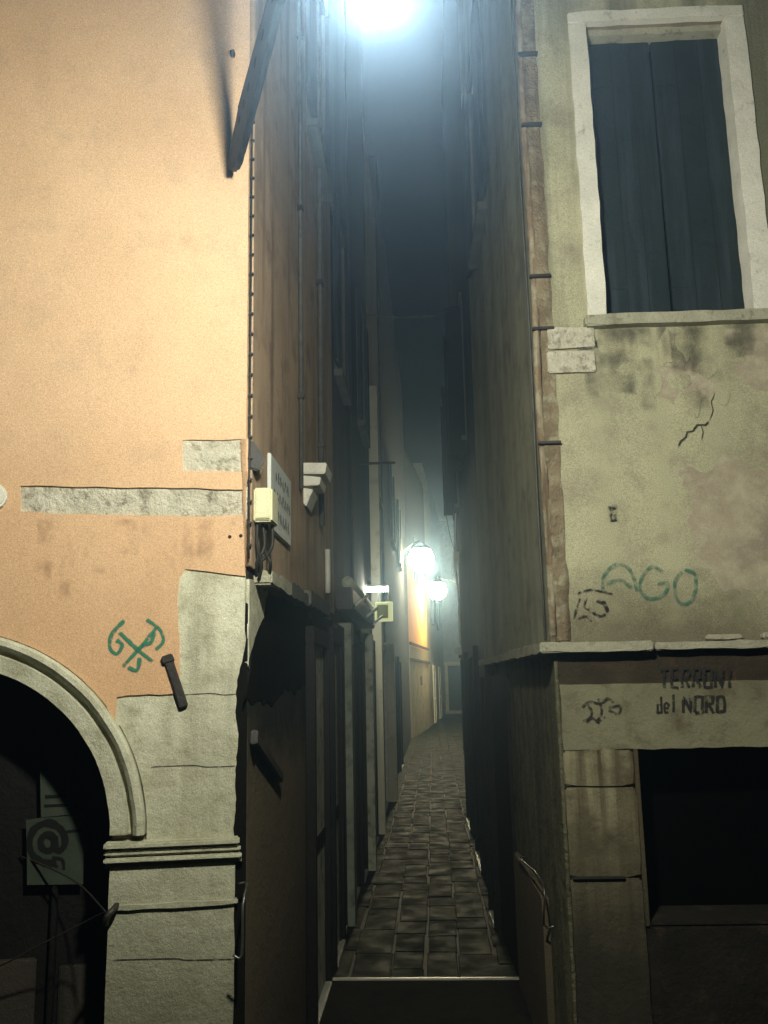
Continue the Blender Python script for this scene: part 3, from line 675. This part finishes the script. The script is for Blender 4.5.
link('graffiti', join(*[ribbon(Rr, [Rr.px(*p, .03) for p in l], .011, .0275+i*.0005) for i, l in enumerate(gC)]), 'black_spray2', rb, 'black scribble on the pale lintel beside the corner')
# alley side
far = (RP[1]-CR).length
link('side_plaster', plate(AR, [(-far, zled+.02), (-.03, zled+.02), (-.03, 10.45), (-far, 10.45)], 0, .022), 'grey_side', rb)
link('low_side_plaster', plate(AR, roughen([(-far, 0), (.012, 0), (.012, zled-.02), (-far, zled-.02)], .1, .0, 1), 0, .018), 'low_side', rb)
ledge(AR, rect(-1.2, .075, zled-.018, zled+.026), 0, .085, 56, rb); ledge(AR, rect(-far, -1.212, zled-.02, zled+.02), 0, .07, 57, rb)
link('side_door', prism(AR, rect(-2.6, -1.7, .02, zled-.1), .018, .04, .006), 'black_wood', rb)
sd_ = link('low_step', prism(AR, roughen(rect(-1.6, -.5, .02, .75), .1, .01, 5), .018, .05, .01), 'black_plaster', rb, 'black patch low on the alley side')  # thin dark slab low on the wall
link('crumbling_edge', prism(Rr, roughen(rect(-.004, .058, zled+.03, 10.4), .05, .007, 77), -.03, .027, .004), 'crumble', rb, 'crumbling brown strip down the corner edge')
# brown downpipe on the corner
cn = (Rr.n+AR.n).normalized()
pc = CR+AR.n*.012-Rr.u*.004+Rr.n*.01
dp = T('downpipe', pc+Vector((0, 0, zled+.03)), 'rusty brown downpipe with black straps on the right corner edge', 'downpipe')
zz0 = zled+.03
pp = [pc+Vector((.004*math.sin(k*.9), .004*math.cos(k*1.3), zz0+k*.2)) for k in range(int((10.3-zz0)/.2))]
link('pipe', tube(pp, .017, 12), 'brownpipe', dp)
for x, y in ((533, 280), (536, 332), (543, 445), (520, 130), (515, 60)):
    z = Rr.px(x, y)[1]; link('strap', wbox(Rr, -.035, .062, z-.006, z+.006, .02, .052, .002), 'iron', dp)
tag(link('corner_wire', tube([AR.pt(-.08, zled+.04+k*.3, .035+.003*math.sin(k)) for k in range(26)], .005, 6), 'cable'), 'thin grey wire running up the alley side of the brown downpipe', 'cable')

# ------------------------------------------------------------------ buildings farther up the alley
def seg_wall(a, b, side):
    """wall frame along the alley edge between two ground points; side -1 is the left of the alley"""
    return Wall(a, b-a) if side < 0 else Wall(b, a-b)
def alley_building(P, Y0, Y1, side, material, h, label, back=3.2, jut=0):
    cutsY = [Y0]+[p.y for p in P if Y0+.2 < p.y < Y1-.2]+[Y1]
    pts = [lpoint(y, P)+Vector((-side*jut, 0, 0)) for y in cutsY]
    W = seg_wall(pts[0], pts[-1], side)
    t = T('alley_building', (pts[0]+pts[-1])/2, label, 'building', None)
    foot = pts+[Vector((side*back+pts[-1].x, Y1, 0)), Vector((side*back+pts[0].x, Y0, 0))]
    link('wall', body(foot, h), material, t)
    return t, W, (pts[-1]-pts[0]).length
def awindow(t, W, u0, u1, z0, z1, o=0, shutters=True, mt='shutter', fm='trim'):
    w = link('window', prism(W, rect(u0, u1, z0, z1), o, o+.01, 0), 'night_glass', t)
    for p in (rect(u0-.07, u0, z0, z1), rect(u1, u1+.07, z0, z1), rect(u0-.07, u1+.07, z1, z1+.09)): link('frame', prism(W, p, o, o+.03, .004), fm, w)
    link('sill', prism(W, rect(u0-.1, u1+.1, z0-.06, z0), o, o+.07, .005), fm, w)
    if shutters:
        for a, b in ((u0-.02-(u1-u0)/2, u0-.02), (u1+.02, u1+.02+(u1-u0)/2)): link('shutter', prism(W, rect(a, b, z0, z1), o+.032, o+.06, .005), mt, w)
def adoor(t, W, u0, u1, z1, o=0, m1='panel', fm='black_wood', sill='pale_edge'):
    d_ = link('door', prism(W, rect(u0, u1, .03, z1), o, o+.015, 0), m1, t)
    for p in (rect(u0-.08, u0, 0, z1), rect(u1, u1+.08, 0, z1), rect(u0-.08, u1+.08, z1, z1+.1)): link('frame', prism(W, p, o, o+.05, .005), fm, d_)
    link('sill', prism(W, rect(u0, u1, 0, .045), o+.015, o+.055, .004), sill, d_)
    link('middle_rail', prism(W, rect(u0, u1, z1*.42, z1*.42+.08), o+.015, o+.024, .003), fm, d_)
# doors of the corner building inside the alley
uu = lambda x, y=760: AL.px(x, y)[0]
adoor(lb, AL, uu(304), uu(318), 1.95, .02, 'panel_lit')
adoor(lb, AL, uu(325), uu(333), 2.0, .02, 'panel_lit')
adoor(rb, AR, -3.2, -2.85, 1.75, .02, 'dark_brown')
awindow(lb, AL, 1.7, 2.4, 5.2, 6.6, .026); awindow(rb, AR, -2.4, -1.7, 4.9, 6.3, .023, True)
spec = [
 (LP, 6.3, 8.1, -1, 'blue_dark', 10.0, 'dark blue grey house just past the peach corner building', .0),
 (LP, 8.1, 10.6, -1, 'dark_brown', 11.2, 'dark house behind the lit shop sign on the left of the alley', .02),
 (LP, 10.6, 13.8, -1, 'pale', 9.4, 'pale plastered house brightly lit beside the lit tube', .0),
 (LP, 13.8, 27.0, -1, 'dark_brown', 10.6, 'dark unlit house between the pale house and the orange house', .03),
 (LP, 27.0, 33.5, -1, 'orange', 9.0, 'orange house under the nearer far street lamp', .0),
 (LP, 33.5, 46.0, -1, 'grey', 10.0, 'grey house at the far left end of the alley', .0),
 (RP, 7.2, 12.6, 1, 'blue_dark', 10.8, 'dark house with open shutters past the right corner building', .0),
 (RP, 12.6, 24.5, 1, 'grey', 9.8, 'shadowed house on the right where the alley bends', .0),
 (RP, 24.5, 43.0, 1, 'pale', 9.2, 'pale house at the far right end of the alley', .0)]
B = []
for P, a, b, s, mt_, h, lab, jut in spec: B.append(alley_building(P, a, b, s, mt_, h, lab, jut=jut))
t, W, ln = B[0]; adoor(t, W, .1, .4, 2.05, .0, 'panel'); adoor(t, W, .95, 1.6, 2.05, .0, 'panel_lit'); awindow(t, W, .5, 1.1, 4.2, 5.6)
link('pilaster', wbox(W, .5, .72, 0, 2.2, 0, .10, .008), 'panel', t)
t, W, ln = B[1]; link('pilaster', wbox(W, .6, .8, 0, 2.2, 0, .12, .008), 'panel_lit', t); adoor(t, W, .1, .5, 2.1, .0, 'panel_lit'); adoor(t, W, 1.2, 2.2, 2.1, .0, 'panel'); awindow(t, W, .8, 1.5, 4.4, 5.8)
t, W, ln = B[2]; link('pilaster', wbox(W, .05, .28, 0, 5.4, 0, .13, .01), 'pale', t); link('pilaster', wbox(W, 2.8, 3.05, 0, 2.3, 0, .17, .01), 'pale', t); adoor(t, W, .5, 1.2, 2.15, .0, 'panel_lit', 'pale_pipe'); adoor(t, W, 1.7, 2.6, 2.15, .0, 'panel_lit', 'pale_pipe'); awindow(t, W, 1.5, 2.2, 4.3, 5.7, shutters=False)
t, W, ln = B[3]; adoor(t, W, 1, 2, 2.1, .0, 'panel'); adoor(t, W, 4, 5, 2.1, .0, 'panel'); awindow(t, W, 2.5, 3.3, 4.3, 5.7); awindow(t, W, 6, 6.8, 4.3, 5.7)
t, W, ln = B[5]; adoor(t, W, 3, 4, 2.2, .0, 'dark_brown', 'pale_pipe'); adoor(t, W, 7, 8.2, 2.2, .0, 'black_wood', 'pale_pipe')
awindow(t, W, 3, 4, 4, 5.4); awindow(t, W, 7, 8, 4, 5.4)
# orange house: grey plinth with a moulding, on the turned part of its front
t, W, ln = B[4]
W5 = seg_wall(LP[2], LP[3], -1); l5 = (LP[3]-LP[2]).length
link('plinth', prism(W5, rect(.02, l5, 0, 2.75), 0, .04, .01), 'grey', t); 
link('upper_shade', prism(W5, rect(.02, l5, 5.5, 9.0), 0, .03, .01), 'dark_brown', t)  # dark plate paints the shade above the lamp's reach
for z_ in (2.3, 2.78): link('plinth_moulding', prism(W5, rect(0, l5, z_, z_+.09), .041, .1, .01), 'dark_band', t)
awindow(t, W5, 2.5, 3.3, 5, 6.4, 0, True)
link('vent', prism(W5, rect(3.2, 3.7, 1.55, 1.85), .041, .06, .004), 'black_wood', t)
t, W, ln = B[6]; adoor(t, W, -0+1.0, 1.9, 1.95, 0, 'black_wood'); adoor(t, W, 3.2, 4.1, 1.95, 0, 'dark_brown')
awindow(t, W, .4, 1.1, 4.0, 5.5, shutters=False); awindow(t, W, 3.0, 3.7, 4.2, 5.7, shutters=False)
# shutters standing open across the alley wall
for u_ in (.36, 3.0):
    for k in (0, 1):
        p0 = W.pt(u_+k*.78, 0, .02); SWk = Wall(p0, (-1, -.12 if k else .12))
        link('open_shutter', prism(SWk, rect(0, .17, 4.0, 5.6), -.015, .015, .004), 'black_wood', t)
t, W, ln = B[7]; adoor(t, W, 2, 3, 2.1, 0, 'panel'); awindow(t, W, 8, 8.8, 4, 5.4)
t, W, ln = B[8]; adoor(t, W, 4, 5, 2.1, 0, 'panel_lit', 'pale_pipe'); adoor(t, W, 9, 10, 2.1, 0, 'black_wood', 'pale_pipe')
# end of the alley
eb = T('alley_building', (1, 47, 0), 'dark house closing the far end of the alley with a pale framed doorway', 'building')
EW = Wall((0, 46.4, 0), (1, 0))
link('wall', body([Vector((-1.5, 46.4, 0)), Vector((4, 46.4, 0)), Vector((4, 50, 0)), Vector((-1.5, 50, 0))], 10), 'grey', eb)
ed = link('door', prism(EW, rect(.75, 1.45, .03, 2.4), 0, .02, 0), 'black_wood', eb)
for p in (rect(.6, .75, 0, 2.4), rect(1.45, 1.6, 0, 2.4), rect(.55, 1.65, 2.4, 2.6)): link('frame', prism(EW, p, 0, .06, .01), 'pale', ed)
link('step', prism(EW, rect(.4, 1.8, 0, .15), .0, .5, .02), 'pale_edge', eb)

# ------------------------------------------------------------------ fittings in the alley
aw = T('shop_awning', AL.pt(uY(7.6), 2.25, 0), 'rolled shop awning box along the left wall under the lit tube', 'awning')
link('housing', wbox(AL, uY(6.4), uY(9.0), 2.26, 2.42, .03, .15, .01), 'iron', aw)
link('roller', tube([AL.pt(uY(6.45), 2.46, .11), AL.pt(uY(8.95), 2.46, .11)], .045, 10), 'panel_lit', aw)
for Y in (6.6, 7.8, 8.8): link('arm', tube([AL.pt(uY(Y), 2.3, .15), AL.pt(uY(Y)+.1, 2.38, .24)], .012), 'pale_pipe', aw)
# projecting shop sign with lit tube
Yt = 9.5
ts = T('shop_sign', lpoint(Yt)+Vector((0, 0, 2.5)), 'small square yellow shop sign hung under a lit white tube', 'sign')
TW = Wall((-.78, Yt, 0), (1, 0))
q0 = TW.px(375, 602); q1 = TW.px(393, 621)
link('panel_frame', prism(TW, rect(q0[0], q1[0], q1[1], q0[1]), -.06, 0, .006), emit('lit_sign_rim', (.75, .8, .4), .5), ts)
link('panel', prism(TW, rect(q0[0]+.02, q1[0]-.05, q1[1]+.03, q0[1]-.03), 0, .004, 0), 'yellow', ts)
b0 = TW.px(355, 589.5); b1 = TW.px(388, 589)
b0u = max(b0[0], 0)
tl = T('tube_lamp', TW.pt(b0u, b0[1], 0), 'lit white tube lamp sticking out from the left wall above the yellow sign', 'lamp')
link('tube', tube([TW.pt(b0u+.02, b0[1], -.03), TW.pt(b1[0], b1[1], -.03)], .022, 10), 'tube', tl)
link('holder', wbox(TW, b0u, b1[0], b0[1]+.024, b0[1]+.05, -.06, -.01, .004), 'pale_pipe', tl)
link('hanger', tube([TW.pt(q0[0]+.03, q0[1]-.02, -.03), TW.pt(q0[0]+.03, b0[1]+.03, -.035)], .006, 6), 'iron', ts); link('hanger', tube([TW.pt(q1[0]-.03, q0[1]-.02, -.03), TW.pt(q1[0]-.05, b0[1]+.03, -.035)], .006, 6), 'iron', ts)
tag(link('iron_tie_bar', tube([Vector((lx(9.0)-.05, 9.0, 3.98)), Vector((-.33, 9.0, 3.98))], .014), 'iron'), 'thin horizontal iron bar sticking out of the left wall high above the yellow sign', 'bar')
tag(link('overhead_cable', tube([Vector((lx(11)+.0+(lx(11, RP)-lx(11))*k/10, 11, 6.5-.06*math.sin(math.pi*k/10))) for k in range(11)], .008, 6), 'cable'), 'thin grey cable strung across the alley high up', 'cable')
# white conduit and loop on the right wall
Yq = 11.8
rc = T('wall_conduit', lpoint(Yq, RP)+Vector((-.06, 0, 2.2)), 'white conduit with a hanging cable loop on the right wall beside the far lamps', 'pipe')
xq = lx(Yq, RP)
link('pipe', tube([Vector((xq-.05+.01*math.sin(k), Yq, 2.2+k*.25)) for k in range(12)], [.013]*6+[.010]*6, 8), 'pale_pipe', rc)
link('junction', wbox(Wall((xq, Yq-.02, 0), (1, 0)), -.085, -.02, 3.28, 3.42, -.06, .0, .005), 'pale_pipe', rc)
link('cable_loop', tube(smoothline([Vector((xq-.07, Yq, 3.45)), Vector((xq-.11, Yq-.02, 3.3)), Vector((xq-.12, Yq-.02, 3.14)), Vector((xq-.09, Yq-.02, 3.12)), Vector((xq-.075, Yq, 3.3))]), .007, 6), 'pale_pipe', rc)
link('thin_wire', tube(smoothline([Vector((xq-.07, Yq, 3.42)), Vector((xq-.14, Yq, 3.7)), Vector((xq-.2, Yq, 4.2))]), .004, 6), 'cable', rc)
wl = T('globe_fitting', Vector((lx(12.2, RP), 12.2, 2.0)), 'small unlit white globe fitting on a bracket at the bend of the right wall', 'wall fitting')
link('globe', ball(Vector((lx(12.2, RP)-.06, 12.2, 2.12)), .045), 'pale_pipe', wl)
link('bracket', wbox(Wall((lx(12.2, RP), 12.2, 0), (1, 0)), -.06, .02, 2.02, 2.06, -.02, .02, .003), 'iron', wl)

# ------------------------------------------------------------------ street lamps
def far_lamp(px_, py_, Y, r, label, side):
    d_ = ray(px_, py_); p_ = EYE+d_*(Y/d_.y)
    t_ = T('street_lamp', p_+Vector((0, 0, -r)), label, 'street lamp', 'far street lamps in the alley')
    link('globe', ball(p_, r), 'globe_far', t_)
    link('hood', lathe(p_+Vector((0, 0, r*.95)), [(r*.7, -r*.2), (r*.75, -r*.1), (r*.5, .05), (.04, .12), (.03, .18)]), 'iron', t_)
    P = LP if side < 0 else RP
    w_ = lpoint(Y, P)+Vector((0, 0, p_.z+.15))
    link('arm', tube(smoothline([w_, (w_+p_)/2+Vector((0, 0, .3)), p_+Vector((0, 0, r+.17))]), .018), 'iron', t_)
    return p_
pl1 = far_lamp(421, 559, 23.0, .33, 'nearer and larger of the two lit globe lamps deep in the alley', -1)
pl2 = far_lamp(437.5, 590.5, 32.0, .33, 'farther and smaller of the two lit globe lamps deep in the alley', 1)
# main lamp over the alley mouth
dl = ray(380, -17); pm = EYE+dl*(1.6/dl.y)
ml = T('street_lamp', pm+Vector((0, 0, -.08)), 'big bright street lamp hanging on an iron arm over the alley mouth', 'street lamp')
link('globe', ball(pm, .064), 'globe', ml)
link('hood', lathe(pm+Vector((0, 0, .085)), [(.05, 0), (.06, .015), (.05, .04), (.03, .07), (.02, .14)]), 'arm_iron', ml)
# pierced blade-like arm from the wall up to the lamp
A_ = L.at(231, 156, .03); B_ = pm+Vector((-.06, 0, .62))
hd = Vector((B_.x-A_.x, B_.y-A_.y, 0)); AW = Wall(A_, hd)
Lh = hd.length; zA0, zB0 = A_.z, B_.z
ax = lambda s: (Lh*s, zA0+(zB0-zA0)*s)
dv = Vector((Lh, zB0-zA0)).normalized(); nv = Vector((-dv.y, dv.x))
wid = [(-.08, .0, .003), (-.04, .006, .025), (.03, .02, .09), (.10, .03, .15), (.15, .05, .17), (.25, .055, .15), (.45, .05, .11), (.75, .035, .05), (1, .03, .03)]
top = [tuple(Vector(ax(s))+nv*a_) for s, a_, b_ in wid]; bot = [tuple(Vector(ax(s))-nv*b_) for s, a_, b_ in wid]
hl = []
for s in (.17, .23, .29, .37, .45, .55):
    c_ = Vector(ax(s))-nv*.022; e_ = .016
    hl.append([tuple(c_+dv*e_*1.6*math.cos(k*math.tau/8)+nv*e_*math.sin(k*math.tau/8)) for k in range(8)])
link('arm', plate(AW, roughen(bot+top[::-1], .03, .009, 9), -.012, .012, hl), 'arm_iron', ml)
link('arm_flange', join(tube([Vector((*AW.pt(*top[4]).xy, top[4][1])), Vector((*AW.pt(*top[-1]).xy, top[-1][1]))], .014)), 'arm_iron', ml)
link('hanger', tube([B_, pm+Vector((0, 0, .20))], .010), 'arm_iron', ml)
tag(link('wall_hook', tube(smoothline([L.at(233, 56, .02), L.at(233, 54, .06), L.at(232, 50, .07)]), .01), 'iron'), 'tiny iron hook on the peach wall above the lamp arm foot', 'hook')

# ------------------------------------------------------------------ night sky, and scatter added for lens glow at the lamps
wo = bpy.data.worlds.new("World"); scene.world = wo; wo.use_nodes = True
nt = wo.node_tree; N = nt.nodes; K = nt.links
sky = N.new("ShaderNodeTexSky"); sky.sky_type = 'NISHITA'; sky.sun_disc = False; sky.sun_elevation = R(-4); sky.sun_rotation = R(200)
K.new(sky.outputs[0], N['Background'].inputs['Color']); N['Background'].inputs['Strength'].default_value = .05
vs = N.new("ShaderNodeVolumeScatter"); vs.inputs['Color'].default_value = (.44, .69, 1, 1); vs.inputs['Density'].default_value = .009; vs.inputs['Anisotropy'].default_value = .86
K.new(vs.outputs[0], N['World Output'].inputs['Volume'])
scene.view_settings.view_transform = 'Standard'; scene.view_settings.look = 'None'; scene.view_settings.exposure = 0; scene.view_settings.gamma = 1
scene.cycles.volume_bounces = 0; scene.cycles.max_bounces = 6
